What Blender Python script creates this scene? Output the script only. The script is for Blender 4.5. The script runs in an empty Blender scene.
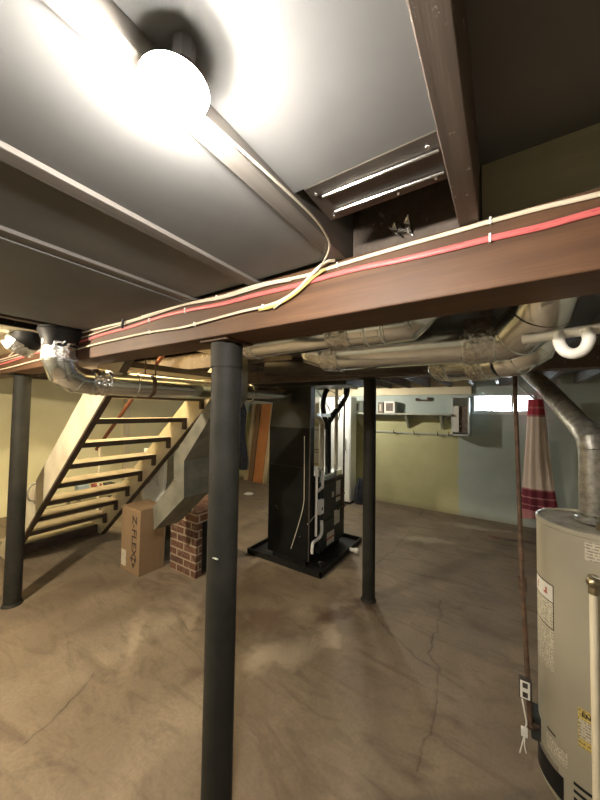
import bpy, bmesh, math, random
from mathutils import Vector, Matrix, noise
random.seed(7)
scene = bpy.context.scene
COL = scene.collection

# ------------------------------------------------------------------ camera, world, lights, exposure
cam_d = bpy.data.cameras.new('camera')
cam_d.sensor_fit = 'HORIZONTAL'; cam_d.sensor_width = 36.0; cam_d.lens = 310.0 / 600.0 * 36.0
cam_d.clip_start = 0.02
cam = bpy.data.objects.new('camera', cam_d); COL.objects.link(cam)
cam.matrix_world = (Matrix.Translation((0, 0, 1.55)) @ Matrix.Rotation(math.radians(33.2), 4, 'Z')
                    @ Matrix.Rotation(math.radians(92.03), 4, 'X') @ Matrix.Rotation(math.radians(0.86), 4, 'Z'))
scene.camera = cam

world = bpy.data.worlds.new('world'); scene.world = world; world.use_nodes = True
bg = world.node_tree.nodes['Background']
bg.inputs[0].default_value = (0.80, 0.90, 1.0, 1); bg.inputs[1].default_value = 1.5

def lamp(name, kind, loc, energy, color, size=0.05, rot=None):
    d = bpy.data.lights.new(name, kind); d.energy = energy; d.color = color
    if kind == 'AREA': d.shape = 'DISK'; d.size = size
    else: d.shadow_soft_size = size
    o = bpy.data.objects.new(name, d); o.location = loc; COL.objects.link(o)
    if rot: o.rotation_euler = rot
    return o
lamp('stairwell_light', 'POINT', (-3.0, 1.5, 2.95), 60, (1.0, 0.86, 0.60), 0.08)
lamp('daylight_through_window', 'AREA', (0.0, 5.62, 1.74), 9, (0.85, 0.93, 1.0), 0.5, (math.radians(-80), 0, 0))

vs = scene.view_settings
vs.view_transform = 'Standard'; vs.look = 'None'; vs.gamma = 1.0; vs.use_curve_mapping = False
vs.exposure = 1.35

# ------------------------------------------------------------------ materials
def new_mat(name):
    m = bpy.data.materials.new(name); m.use_nodes = True
    return m, m.node_tree, m.node_tree.nodes['Principled BSDF']
def nd(nt, t, **k):
    n = nt.nodes.new(t)
    for a, v in k.items():
        if a.startswith('i_'): n.inputs[a[2:]].default_value = v
        elif a.startswith('n'): n.inputs[int(a[1:])].default_value = v
        else: setattr(n, a, v)
    return n
def ramp(nt, src, stops):
    r = nt.nodes.new('ShaderNodeValToRGB'); e = r.color_ramp.elements
    while len(e) > 1: e.remove(e[-1])
    e[0].position = stops[0][0]; e[0].color = stops[0][1] if len(stops[0][1]) == 4 else (*stops[0][1], 1)
    for p, c in stops[1:]:
        x = e.new(p); x.color = c if len(c) == 4 else (*c, 1)
    nt.links.new(src, r.inputs[0]); return r.outputs[0]
def mixc(nt, fac, a, b, mode='MIX'):
    m = nt.nodes.new('ShaderNodeMix'); m.data_type = 'RGBA'; m.blend_type = mode
    for s, v in ((0, fac), (6, a), (7, b)):
        if hasattr(v, 'links'): nt.links.new(v, m.inputs[s])
        else: m.inputs[s].default_value = v if s == 0 else (*v, 1)
    return m.outputs[2]
def coords(nt, scale=(1, 1, 1), kind='Object'):
    tc = nt.nodes.new('ShaderNodeTexCoord'); mp = nt.nodes.new('ShaderNodeMapping')
    mp.inputs['Scale'].default_value = scale
    nt.links.new(tc.outputs[kind], mp.inputs[0]); return mp.outputs[0]
def noise_n(nt, vec, scale, detail=6, rough=0.55, dist=0.0):
    n = nd(nt, 'ShaderNodeTexNoise'); n.inputs['Scale'].default_value = scale
    n.inputs['Detail'].default_value = detail; n.inputs['Roughness'].default_value = rough
    n.inputs['Distortion'].default_value = dist
    nt.links.new(vec, n.inputs['Vector']); return n.outputs['Fac']
def bump(nt, bs, h, strength, dist=0.01):
    b = nt.nodes.new('ShaderNodeBump'); b.inputs['Strength'].default_value = strength
    b.inputs['Distance'].default_value = dist
    nt.links.new(h, b.inputs['Height']); nt.links.new(b.outputs[0], bs.inputs['Normal'])
def math_n(nt, op, a, b=None, c=None):
    m = nt.nodes.new('ShaderNodeMath'); m.operation = op
    for i, v in enumerate((a, b, c)):
        if v is None: continue
        if hasattr(v, 'links'): nt.links.new(v, m.inputs[i])
        else: m.inputs[i].default_value = v
    return m.outputs[0]

def mottled(name, c1, c2, scale=6, rough=0.6, metal=0.0, b=0.15, stretch=(1, 1, 1), lo=0.35, hi=0.65, detail=6, bd=0.004, spec=0.5):
    m, nt, bs = new_mat(name); bs.inputs['Specular IOR Level'].default_value = spec
    v = coords(nt, stretch); f = noise_n(nt, v, scale, detail)
    nt.links.new(ramp(nt, f, [(lo, c1), (hi, c2)]), bs.inputs['Base Color'])
    bs.inputs['Roughness'].default_value = rough; bs.inputs['Metallic'].default_value = metal
    if b: bump(nt, bs, f, b, bd)
    return m

def wood(name, c1, c2, axis, rough=0.75, b=0.3, fine=40, flecks=None):
    st = [fine, fine, fine]; st[axis] = fine * 0.04
    m, nt, bs = new_mat(name)
    v = coords(nt, tuple(st)); f = noise_n(nt, v, 1.0, 8, 0.65, 0.6)
    g = noise_n(nt, coords(nt), 3.0, 4)
    c = mixc(nt, ramp(nt, g, [(0.35, (0, 0, 0)), (0.7, (1, 1, 1))]), ramp(nt, f, [(0.3, c1), (0.7, c2)]), c1)
    if flecks:
        k = noise_n(nt, coords(nt), 28.0, 6, 0.75)
        c = mixc(nt, ramp(nt, k, [(0.62, (0, 0, 0)), (0.67, (1, 1, 1))]), c, flecks)
    nt.links.new(c, bs.inputs['Base Color'])
    bs.inputs['Roughness'].default_value = rough; bump(nt, bs, f, b, 0.003)
    return m

# floor: worn painted concrete with stains, lighter scoured patches and cracks
def floor_mat():
    m, nt, bs = new_mat('worn_concrete')
    L = nt.links.new
    tc = nt.nodes.new('ShaderNodeTexCoord'); P = tc.outputs['Object']
    big = noise_n(nt, P, 0.9, 8, 0.6, 0.8)
    mid = noise_n(nt, P, 3.2, 10, 0.68, 0.5)
    fine = noise_n(nt, P, 60, 4, 0.6)
    st = noise_n(nt, coords(nt, (1.0, 3.2, 1)), 1.9, 9, 0.68, 1.4)
    c = ramp(nt, big, [(0.3, (0.130, 0.098, 0.065)), (0.5, (0.180, 0.140, 0.096)), (0.7, (0.235, 0.19, 0.13))])
    c = mixc(nt, ramp(nt, mid, [(0.42, (0, 0, 0)), (0.75, (0.75, 0.75, 0.75))]), c, (0.30, 0.245, 0.17))
    c = mixc(nt, ramp(nt, st, [(0.30, (0.8, 0.8, 0.8)), (0.50, (0, 0, 0))]), c, (0.105, 0.072, 0.047))
    c = mixc(nt, ramp(nt, fine, [(0.35, (0.25, 0.25, 0.25)), (0.6, (0, 0, 0))]), c, (0.10, 0.07, 0.045))
    warp = nd(nt, 'ShaderNodeTexNoise'); warp.inputs['Scale'].default_value = 7; warp.inputs['Detail'].default_value = 5
    L(P, warp.inputs['Vector'])
    va = nt.nodes.new('ShaderNodeVectorMath'); va.operation = 'SUBTRACT'; L(warp.outputs['Color'], va.inputs[0]); va.inputs[1].default_value = (0.5, 0.5, 0.5)
    vb = nt.nodes.new('ShaderNodeVectorMath'); vb.operation = 'SCALE'; L(va.outputs[0], vb.inputs[0]); vb.inputs[3].default_value = 0.22
    vc = nt.nodes.new('ShaderNodeVectorMath'); vc.operation = 'ADD'; L(P, vc.inputs[0]); L(vb.outputs[0], vc.inputs[1])
    W = vc.outputs[0]
    def blob(x, y, rx, ry, ang, soft, color, amt, cc):
        mp = nt.nodes.new('ShaderNodeMapping'); mp.vector_type = 'TEXTURE'
        mp.inputs['Location'].default_value = (x, y, 0); mp.inputs['Rotation'].default_value = (0, 0, ang); mp.inputs['Scale'].default_value = (rx, ry, 1)
        L(W, mp.inputs[0])
        ln = nt.nodes.new('ShaderNodeVectorMath'); ln.operation = 'LENGTH'; L(mp.outputs[0], ln.inputs[0])
        br = math_n(nt, 'ADD', ln.outputs['Value'], math_n(nt, 'MULTIPLY', math_n(nt, 'SUBTRACT', mid, 0.5), 2.2))
        f = ramp(nt, br, [(0.0, (amt,) * 3), (max(0.01, 1 - soft), (amt,) * 3), (1.0, (0, 0, 0))])
        return mixc(nt, f, cc, color)
    c = blob(-1.22, 1.62, 0.36, 0.13, 0.9, 0.7, (0.38, 0.32, 0.235), 0.65, c)
    c = blob(-1.0, 1.95, 0.12, 0.12, 0.9, 0.6, (0.46, 0.38, 0.28), 0.6, c)
    c = blob(-1.08, 2.2, 0.34, 0.06, 1.1, 0.6, (0.085, 0.05, 0.03), 0.8, c)
    c = blob(-0.94, 2.47, 0.15, 0.10, 0.3, 0.6, (0.075, 0.04, 0.025), 0.85, c)
    c = blob(-1.50, 1.85, 0.22, 0.16, 0.4, 0.6, (0.12, 0.075, 0.045), 0.65, c)
    c = blob(-1.45, 1.35, 0.22, 0.07, 0.9, 0.6, (0.11, 0.07, 0.045), 0.7, c)
    c = blob(-1.9, 2.1, 0.75, 0.33, 2.7, 0.8, (0.13, 0.09, 0.06), 0.7, c)
    c = blob(-0.75, 4.1, 0.5, 0.12, 0.3, 0.7, (0.40, 0.35, 0.26), 0.55, c)
    c = blob(-0.3, 4.9, 0.6, 0.10, 0.2, 0.7, (0.42, 0.38, 0.30), 0.55, c)
    c = blob(0.15, 4.72, 0.32, 0.07, 0.25, 0.6, (0.07, 0.03, 0.02), 0.85, c)
    c = blob(-0.10, 4.66, 0.07, 0.05, 0.25, 0.6, (0.16, 0.03, 0.015), 0.85, c)
    c = blob(-2.1, 1.2, 0.35, 0.07, 2.5, 0.7, (0.42, 0.35, 0.24), 0.45, c)
    c = blob(-1.95, 1.55, 0.30, 0.06, 2.4, 0.7, (0.42, 0.35, 0.24), 0.45, c)
    cracks = [((-0.94, 2.5), (-0.80, 2.33), (-0.62, 2.20), (-0.44, 2.10)),
              ((-0.447, 2.85), (-0.40, 2.5), (-0.41, 2.2), (-0.34, 2.10), (-0.30, 1.74), (-0.33, 1.45)),
              ((-1.09, 3.15), (-1.03, 3.7), (-1.03, 4.3)), ((-1.06, 4.9), (-1.06, 5.3)),
              ((-3.3, 3.9), (-2.75, 3.55), (-2.4, 3.3)), ((-2.0, 0.9), (-1.9, 0.72), (-1.85, 0.55)),
              ((-0.44, 2.10), (-0.20, 2.02)), ((-2.0, 1.5), (-1.85, 1.45), (-1.72, 1.60))]
    d = None
    for pl in cracks:
        for (ax, ay), (bx, by) in zip(pl, pl[1:]):
            dx, dy = bx - ax, by - ay; ll = math.hypot(dx, dy)
            mp = nt.nodes.new('ShaderNodeMapping'); mp.vector_type = 'TEXTURE'
            mp.inputs['Location'].default_value = ((ax + bx) / 2, (ay + by) / 2, 0)
            mp.inputs['Rotation'].default_value = (0, 0, math.atan2(dy, dx))
            L(cw, mp.inputs[0]) if d is not None else None
            if d is None:
                s2 = nt.nodes.new('ShaderNodeVectorMath'); s2.operation = 'SCALE'; L(va.outputs[0], s2.inputs[0]); s2.inputs[3].default_value = 0.10
                s3 = nt.nodes.new('ShaderNodeVectorMath'); s3.operation = 'ADD'; L(P, s3.inputs[0]); L(s2.outputs[0], s3.inputs[1])
                cw = s3.outputs[0]; L(cw, mp.inputs[0])
            sp = nt.nodes.new('ShaderNodeSeparateXYZ'); L(mp.outputs[0], sp.inputs[0])
            ex = math_n(nt, 'MAXIMUM', math_n(nt, 'SUBTRACT', math_n(nt, 'ABSOLUTE', sp.outputs[0]), ll / 2), 0.0)
            q = math_n(nt, 'ADD', math_n(nt, 'ABSOLUTE', sp.outputs[1]), ex)
            d = q if d is None else math_n(nt, 'MINIMUM', d, q)
    cf = ramp(nt, d, [(0.0, (1, 1, 1)), (0.003, (0.6, 0.6, 0.6)), (0.008, (0.12, 0.12, 0.12)), (0.03, (0, 0, 0))])
    cf2 = math_n(nt, 'MULTIPLY', cf, ramp(nt, mid, [(0.38, (0.9, 0.9, 0.9)), (0.62, (0.12, 0.12, 0.12))]))
    c = mixc(nt, cf2, c, (0.045, 0.028, 0.018))
    L(c, bs.inputs['Base Color'])
    L(ramp(nt, mid, [(0.3, (0.55, 0.55, 0.55)), (0.7, (0.85, 0.85, 0.85))]), bs.inputs['Roughness'])
    h = math_n(nt, 'SUBTRACT', mid, math_n(nt, 'MULTIPLY', cf, 0.6))
    bump(nt, bs, h, 0.35, 0.01)
    return m
M_floor = floor_mat()

def back_wall_mat():
    m, nt, bs = new_mat('painted_block_wall'); L = nt.links.new
    tc = nt.nodes.new('ShaderNodeTexCoord'); sp = nt.nodes.new('ShaderNodeSeparateXYZ'); L(tc.outputs['Object'], sp.inputs[0])
    n = noise_n(nt, tc.outputs['Object'], 2.0, 8, 0.6)
    w = noise_n(nt, tc.outputs['Object'], 9.0, 3)
    xx = math_n(nt, 'ADD', sp.outputs[0], math_n(nt, 'MULTIPLY', math_n(nt, 'SUBTRACT', w, 0.5), 0.10))
    left = ramp(nt, math_n(nt, 'ADD', math_n(nt, 'MULTIPLY', xx, -1.0), 0.0), [(0.55, (0, 0, 0)), (0.60, (1, 1, 1))])
    low = ramp(nt, math_n(nt, 'MULTIPLY', sp.outputs[2], 0.5), [(0.735, (1, 1, 1)), (0.76, (0, 0, 0))])
    f = math_n(nt, 'MULTIPLY', left, low)
    blue = ramp(nt, n, [(0.3, (0.38, 0.45, 0.42)), (0.7, (0.47, 0.54, 0.50))])
    yel = ramp(nt, n, [(0.3, (0.44, 0.43, 0.23)), (0.7, (0.54, 0.53, 0.30))])
    c = mixc(nt, f, blue, yel)
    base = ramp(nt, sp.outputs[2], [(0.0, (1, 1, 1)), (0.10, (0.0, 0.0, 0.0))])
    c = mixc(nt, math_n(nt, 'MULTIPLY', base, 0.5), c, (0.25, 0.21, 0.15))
    L(c, bs.inputs['Base Color']); bs.inputs['Roughness'].default_value = 0.7
    br = nt.nodes.new('ShaderNodeTexBrick'); br.inputs['Scale'].default_value = 1.0
    br.inputs['Brick Width'].default_value = 0.4; br.inputs['Row Height'].default_value = 0.2; br.inputs['Mortar Size'].default_value = 0.006
    mp = nt.nodes.new('ShaderNodeMapping'); mp.inputs['Rotation'].default_value = (math.radians(90), 0, 0); L(tc.outputs['Object'], mp.inputs[0]); L(mp.outputs[0], br.inputs[0])
    bump(nt, bs, math_n(nt, 'ADD', math_n(nt, 'MULTIPLY', br.outputs['Fac'], -0.3), n), 0.25, 0.01)
    return m
M_back = back_wall_mat()
M_yellow = mottled('yellow_wall_paint', (0.78, 0.73, 0.44), (0.88, 0.83, 0.54), 1.6, 0.7, b=0.2)
M_plain = mottled('dull_wall_paint', (0.30, 0.29, 0.24), (0.38, 0.37, 0.30), 1.6, 0.7, b=0.2)
M_plaster = mottled('cream_plaster', (0.68, 0.60, 0.40), (0.80, 0.72, 0.52), 2.0, 0.7, b=0.1)
M_sub = mottled('subfloor_boards', (0.125, 0.127, 0.125), (0.17, 0.172, 0.168), 2.5, 0.85, b=0.2)
M_block = wood('olive_blocking_board', (0.42, 0.40, 0.29), (0.55, 0.52, 0.38), 0)
M_joistg = wood('haze_grey_joist_wood', (0.13, 0.12, 0.108), (0.21, 0.195, 0.175), 1)  # joist wood greyed so its colour carries the soft haze near the lamp
M_joist = wood('dark_joist_wood', (0.10, 0.078, 0.063), (0.20, 0.16, 0.13), 1, flecks=(0.55, 0.50, 0.44))
M_beam = wood('red_brown_beam_wood', (0.070, 0.032, 0.015), (0.160, 0.080, 0.038), 0, 0.62)
M_post = mottled('dark_grey_post_paint', (0.012, 0.012, 0.0095), (0.026, 0.025, 0.020), 9, 0.68, spec=0.3, b=0.25, lo=0.3, hi=0.75)
M_steel = mottled('galvanised_sheet', (0.78, 0.82, 0.84), (0.90, 0.94, 0.95), 5, 0.20, 1.0, b=0.08)
M_olddct = mottled('dull_dark_duct_metal', (0.06, 0.052, 0.043), (0.11, 0.095, 0.078), 6, 0.55, 0.5, b=0.1)
M_foil = mottled('crumpled_foil_tape', (0.62, 0.63, 0.62), (0.95, 0.96, 0.95), 45, 0.22, 1.0, b=1.0, bd=0.01)
M_greyduct = mottled('grey_painted_sheet_metal', (0.13, 0.13, 0.10), (0.22, 0.215, 0.17), 7, 0.6, 0.2, b=0.2)
M_stair = mottled('cream_stair_paint', (0.55, 0.49, 0.35), (0.72, 0.66, 0.50), 5, 0.65, b=0.2)
M_tread = mottled('worn_tread_paint', (0.30, 0.25, 0.18), (0.42, 0.36, 0.27), 6, 0.7, b=0.2)
M_edge = mottled('dark_brown_edge_paint', (0.045, 0.03, 0.02), (0.085, 0.06, 0.04), 8, 0.6)
M_redwood = wood('red_brown_rail_wood', (0.16, 0.055, 0.028), (0.26, 0.10, 0.05), 0)
M_blackm = mottled('black_furnace_enamel', (0.004, 0.0045, 0.004), (0.008, 0.0085, 0.008), 6, 0.5, b=0.03, spec=0.15)
M_blackp = mottled('black_plastic', (0.008, 0.008, 0.008), (0.016, 0.016, 0.016), 10, 0.5, spec=0.25)
M_darkgrey = mottled('dark_grey_enamel', (0.022, 0.025, 0.022), (0.036, 0.039, 0.035), 6, 0.45, b=0.03, spec=0.3)
M_pvc = mottled('cream_pvc_plastic', (0.66, 0.60, 0.45), (0.74, 0.68, 0.53), 8, 0.4, b=0)
M_white = mottled('white_plastic', (0.75, 0.74, 0.68), (0.82, 0.81, 0.75), 8, 0.45, b=0)
M_whitep = mottled('white_metal_paint', (0.62, 0.66, 0.64), (0.74, 0.77, 0.75), 3, 0.45, b=0.02)
M_card = wood('brown_cardboard', (0.25, 0.165, 0.09), (0.30, 0.205, 0.12), 2, 0.85, 0.05)
M_print = mottled('dark_print_ink', (0.03, 0.02, 0.015), (0.05, 0.035, 0.02), 20, 0.8, b=0)
M_tank = mottled('warm_grey_tank_enamel', (0.40, 0.37, 0.28), (0.46, 0.43, 0.33), 3, 0.38, b=0.03)
M_tanktop = mottled('dusty_tank_top', (0.22, 0.20, 0.15), (0.42, 0.39, 0.31), 14, 0.7, b=0.2)
M_flue = mottled('dull_spangled_flue_metal', (0.30, 0.29, 0.25), (0.55, 0.53, 0.47), 40, 0.45, 0.7, b=0.2)
M_rust = mottled('rusty_black_iron', (0.05, 0.03, 0.02), (0.13, 0.075, 0.045), 30, 0.75, 0.2, b=0.4)
M_brass = mottled('tarnished_brass', (0.28, 0.24, 0.16), (0.42, 0.36, 0.24), 20, 0.35, 0.9)
M_cwhite = mottled('white_cable_sheath', (0.66, 0.58, 0.44), (0.74, 0.66, 0.52), 12, 0.45, b=0)
M_cyellow = mottled('yellow_cable_sheath', (0.50, 0.40, 0.12), (0.58, 0.47, 0.16), 12, 0.45, b=0)
M_cgrey = mottled('thin_cream_wire_sheath', (0.55, 0.52, 0.42), (0.62, 0.58, 0.48), 12, 0.5, b=0)
M_cblack = mottled('dark_cable_sheath', (0.03, 0.03, 0.035), (0.05, 0.05, 0.055), 12, 0.5, b=0)
M_orange = wood('orange_varnished_wood', (0.42, 0.16, 0.05), (0.55, 0.24, 0.08), 2, 0.5, 0.1)
M_pine = wood('pale_pine_wood', (0.42, 0.33, 0.19), (0.52, 0.42, 0.26), 2, 0.6, 0.1)
M_brown = wood('brown_board_wood', (0.16, 0.09, 0.045), (0.24, 0.14, 0.07), 2, 0.6, 0.1)
M_cloth = mottled('dark_navy_cloth', (0.012, 0.014, 0.02), (0.03, 0.034, 0.045), 15, 0.9, b=0.4)
M_shelf = mottled('grey_green_shelf_paint', (0.36, 0.38, 0.31), (0.46, 0.48, 0.40), 6, 0.6, b=0.1)
M_meter = mottled('brown_panel_front', (0.13, 0.10, 0.08), (0.20, 0.16, 0.13), 12, 0.6, b=0.1)
M_redt = mottled('faded_red_plastic', (0.42, 0.10, 0.08), (0.50, 0.14, 0.11), 12, 0.6, b=0)
M_bluet = mottled('pale_blue_card', (0.35, 0.45, 0.52), (0.45, 0.55, 0.62), 12, 0.6, b=0)

def pink_mat():
    m, nt, bs = new_mat('pink_red_cable_sheath')
    v = coords(nt, (30, 30, 300)); f = noise_n(nt, v, 1.0, 3)
    c = ramp(nt, f, [(0.30, (0.42, 0.06, 0.065)), (0.40, (0.64, 0.14, 0.14)), (0.8, (0.69, 0.18, 0.17))])
    nt.links.new(c, bs.inputs['Base Color']); bs.inputs['Roughness'].default_value = 0.45
    return m
M_cpink = pink_mat()

def label_mat(name, paper, ink, row=90.0):
    m, nt, bs = new_mat(name); L = nt.links.new
    tc = nt.nodes.new('ShaderNodeTexCoord'); sp = nt.nodes.new('ShaderNodeSeparateXYZ'); L(tc.outputs['Object'], sp.inputs[0])
    fr = math_n(nt, 'FRACT', math_n(nt, 'MULTIPLY', sp.outputs[2], row))
    n = noise_n(nt, coords(nt, (160, 160, 60)), 1.0, 2)
    a = math_n(nt, 'MULTIPLY', math_n(nt, 'GREATER_THAN', fr, 0.5), math_n(nt, 'GREATER_THAN', n, 0.47))
    L(mixc(nt, math_n(nt, 'MULTIPLY', a, 0.65), paper, ink), bs.inputs['Base Color'])
    bs.inputs['Roughness'].default_value = 0.5
    return m
M_label = label_mat('printed_white_label', (0.66, 0.62, 0.50), (0.12, 0.10, 0.08))
M_ylabel = label_mat('printed_yellow_label', (0.70, 0.55, 0.16), (0.10, 0.08, 0.04), 60)

def brick_mat():
    m, nt, bs = new_mat('old_red_brick'); L = nt.links.new
    tc = nt.nodes.new('ShaderNodeTexCoord'); sp = nt.nodes.new('ShaderNodeSeparateXYZ'); L(tc.outputs['Object'], sp.inputs[0])
    cb = nt.nodes.new('ShaderNodeCombineXYZ'); L(math_n(nt, 'ADD', sp.outputs[0], sp.outputs[1]), cb.inputs[0]); L(sp.outputs[2], cb.inputs[1])
    br = nt.nodes.new('ShaderNodeTexBrick'); L(cb.outputs[0], br.inputs[0])
    br.inputs['Scale'].default_value = 1.0; br.inputs['Brick Width'].default_value = 0.205; br.inputs['Row Height'].default_value = 0.072
    br.inputs['Mortar Size'].default_value = 0.009; br.inputs['Mortar Smooth'].default_value = 0.3
    br.inputs['Color1'].default_value = (0.14, 0.062, 0.035, 1); br.inputs['Color2'].default_value = (0.085, 0.040, 0.025, 1)
    br.inputs['Mortar'].default_value = (0.34, 0.27, 0.19, 1)
    n = noise_n(nt, tc.outputs['Object'], 18, 6, 0.7)
    L(mixc(nt, ramp(nt, n, [(0.5, (0, 0, 0)), (0.75, (0.6, 0.6, 0.6))]), br.outputs['Color'], (0.36, 0.28, 0.20)), bs.inputs['Base Color'])
    bs.inputs['Roughness'].default_value = 0.9
    bump(nt, bs, math_n(nt, 'SUBTRACT', n, br.outputs['Fac']), 0.6, 0.01)
    return m
M_brick = brick_mat()

def curtain_mat():
    m, nt, bs = new_mat('cream_cloth_with_red_bands'); L = nt.links.new
    tc = nt.nodes.new('ShaderNodeTexCoord'); sp = nt.nodes.new('ShaderNodeSeparateXYZ'); L(tc.outputs['Object'], sp.inputs[0])
    z = math_n(nt, 'DIVIDE', sp.outputs[2], 1.6)
    r = nt.nodes.new('ShaderNodeValToRGB'); r.color_ramp.interpolation = 'CONSTANT'
    cr, dk, pk = (0.84, 0.70, 0.60, 1), (0.24, 0.045, 0.07, 1), (0.56, 0.24, 0.25, 1)
    st = [(0, pk), (0.075, dk), (0.11, pk), (0.12, dk), (0.17, pk), (0.182, dk), (0.235, pk), (0.25, cr), (0.835, pk), (0.85, (0.52, 0.06, 0.09, 1)), (0.90, (0.62, 0.20, 0.2, 1)), (0.915, (0.52, 0.06, 0.09, 1))]
    e = r.color_ramp.elements; e[0].position = 0; e[0].color = st[0][1]; e[1].position = st[1][0]; e[1].color = st[1][1]
    for p, c in st[2:]:
        x = e.new(p); x.color = c
    L(z, r.inputs[0]); L(r.outputs[0], bs.inputs['Base Color']); bs.inputs['Roughness'].default_value = 0.95
    return m
M_curtain = curtain_mat()

def emis(name, col, s):
    m, nt, bs = new_mat(name)
    bs.inputs['Base Color'].default_value = (*col, 1); bs.inputs['Emission Color'].default_value = (*col, 1)
    bs.inputs['Emission Strength'].default_value = s
    return m
M_lamp = emis('lit_lamp_diffuser', (1.0, 0.92, 0.82), 620)
M_lamp2 = emis('lit_bulb_glass', (1.0, 0.84, 0.62), 2000)
M_lamp3 = emis('lit_bulb_glass_behind', (1.0, 0.92, 0.78), 700)

def glass_mat():
    m, nt, bs = new_mat('frosted_window_glass')
    bs.inputs['Base Color'].default_value = (0.95, 0.98, 1, 1); bs.inputs['Roughness'].default_value = 0.35
    bs.inputs['Transmission Weight'].default_value = 1.0; bs.inputs['IOR'].default_value = 1.1
    return m
M_glass = glass_mat()

# ------------------------------------------------------------------ mesh helpers (world coordinates in, local coordinates out)
class MB:
    def __init__(s): s.v = []; s.f = []
    def add(s, vs_, fs):
        o = len(s.v); s.v += [Vector(p) for p in vs_]; s.f += [[i + o for i in f] for f in fs]; return s
    def box(s, x0, x1, y0, y1, z0, z1):
        return s.add([(x0, y0, z0), (x1, y0, z0), (x1, y1, z0), (x0, y1, z0), (x0, y0, z1), (x1, y0, z1), (x1, y1, z1), (x0, y1, z1)],
                     [(0, 3, 2, 1), (4, 5, 6, 7), (0, 1, 5, 4), (1, 2, 6, 5), (2, 3, 7, 6), (3, 0, 4, 7)])
    def prism(s, pts, axis, a, b):           # pts in the plane of the two other axes, in xyz order
        def mk(p, q):
            return (q, *p) if axis == 0 else ((p[0], q, p[1]) if axis == 1 else (*p, q))
        n = len(pts)
        return s.add([mk(p, a) for p in pts] + [mk(p, b) for p in pts],
                     [list(range(n))[::-1], list(range(n, 2 * n))] + [(i, (i + 1) % n, (i + 1) % n + n, i + n) for i in range(n)])
    def tube(s, path, r, seg=16, caps=True, jag=0.0, flat=1.0):
        P = [Vector(p) for p in path]; n = len(P)
        rr = r if isinstance(r, (list, tuple)) else [r] * n
        T = []
        for i in range(n):
            a = (P[i] - P[i - 1]).normalized() if i else None; b = (P[i + 1] - P[i]).normalized() if i < n - 1 else None
            t = (a + b).normalized() if a is not None and b is not None else (a if a is not None else b)
            T.append(t)
        ref = Vector((0, 0, 1)) if abs(T[0].z) < 0.9 else Vector((1, 0, 0))
        u = (ref - T[0] * ref.dot(T[0])).normalized(); vs_ = []
        for i in range(n):
            u = (u - T[i] * u.dot(T[i])).normalized(); w = T[i].cross(u)
            k = 1.0; bend = None
            if 0 < i < n - 1:
                a = (P[i] - P[i - 1]).normalized(); c = max(0.4, a.dot(T[i])); k = 1 / c
                bd = (a - T[i] * a.dot(T[i])); bend = bd.normalized() if bd.length > 1e-4 else None
            for j in range(seg):
                an = 2 * math.pi * j / seg
                d = u * math.cos(an) * flat + w * math.sin(an)
                if bend is not None and k > 1.001: d = d + bend * d.dot(bend) * (k - 1)
                q = rr[i] * (1 + (random.uniform(-jag, jag) if jag else 0))
                vs_.append(P[i] + d * q)
        fs = [(i * seg + j, i * seg + (j + 1) % seg, (i + 1) * seg + (j + 1) % seg, (i + 1) * seg + j) for i in range(n - 1) for j in range(seg)]
        if caps: fs += [list(range(seg))[::-1], [(n - 1) * seg + j for j in range(seg)]]
        return s.add(vs_, fs)
    def ring(s, c, d, r, w=0.006, t=0.003, seg=24):
        c, d = Vector(c), Vector(d).normalized()
        return s.tube([c - d * w, c - d * w * 0.5, c + d * w * 0.5, c + d * w], [r, r + t, r + t, r], seg)
    def lathe(s, prof, c=(0, 0), seg=32):
        n = len(prof); vs_ = [(c[0] + r * math.cos(2 * math.pi * j / seg), c[1] + r * math.sin(2 * math.pi * j / seg), z) for r, z in prof for j in range(seg)]
        fs = [(i * seg + j, i * seg + (j + 1) % seg, (i + 1) * seg + (j + 1) % seg, (i + 1) * seg + j) for i in range(n - 1) for j in range(seg)]
        fs += [list(range(seg))[::-1], [(n - 1) * seg + j for j in range(seg)]]
        return s.add(vs_, fs)
    def sphere(s, c, r, seg=16, sz=1.0):
        pr = [(max(1e-4, r * math.sin(math.pi * i / 10)), c[2] - r * sz * math.cos(math.pi * i / 10)) for i in range(11)]
        return s.lathe(pr, (c[0], c[1]), seg)
    def build(s, name, mat, parent=None, bevel=0.0, smooth=30):
        me = bpy.data.meshes.new(name)
        if parent is not None:
            org = Vector((0, 0, 0)); p = parent
            while p is not None: org += p.location; p = p.parent
        else:
            lo = [min(v[i] for v in s.v) for i in range(3)]; hi = [max(v[i] for v in s.v) for i in range(3)]
            org = Vector(((lo[0] + hi[0]) / 2, (lo[1] + hi[1]) / 2, lo[2]))
        me.from_pydata([tuple(v - org) for v in s.v], [], s.f); me.update()
        bm = bmesh.new(); bm.from_mesh(me); bmesh.ops.recalc_face_normals(bm, faces=bm.faces); bm.to_mesh(me); bm.free()
        me.materials.append(mat)
        o = bpy.data.objects.new(name, me); COL.objects.link(o)
        if parent is not None: o.parent = parent
        else: o.location = org
        if bevel:
            b = o.modifiers.new('bevel', 'BEVEL'); b.width = bevel; b.segments = 2; b.limit_method = 'ANGLE'
        elif smooth:
            for p in me.polygons: p.use_smooth = True
            me.set_sharp_from_angle(angle=math.radians(smooth))
        return o

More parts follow.
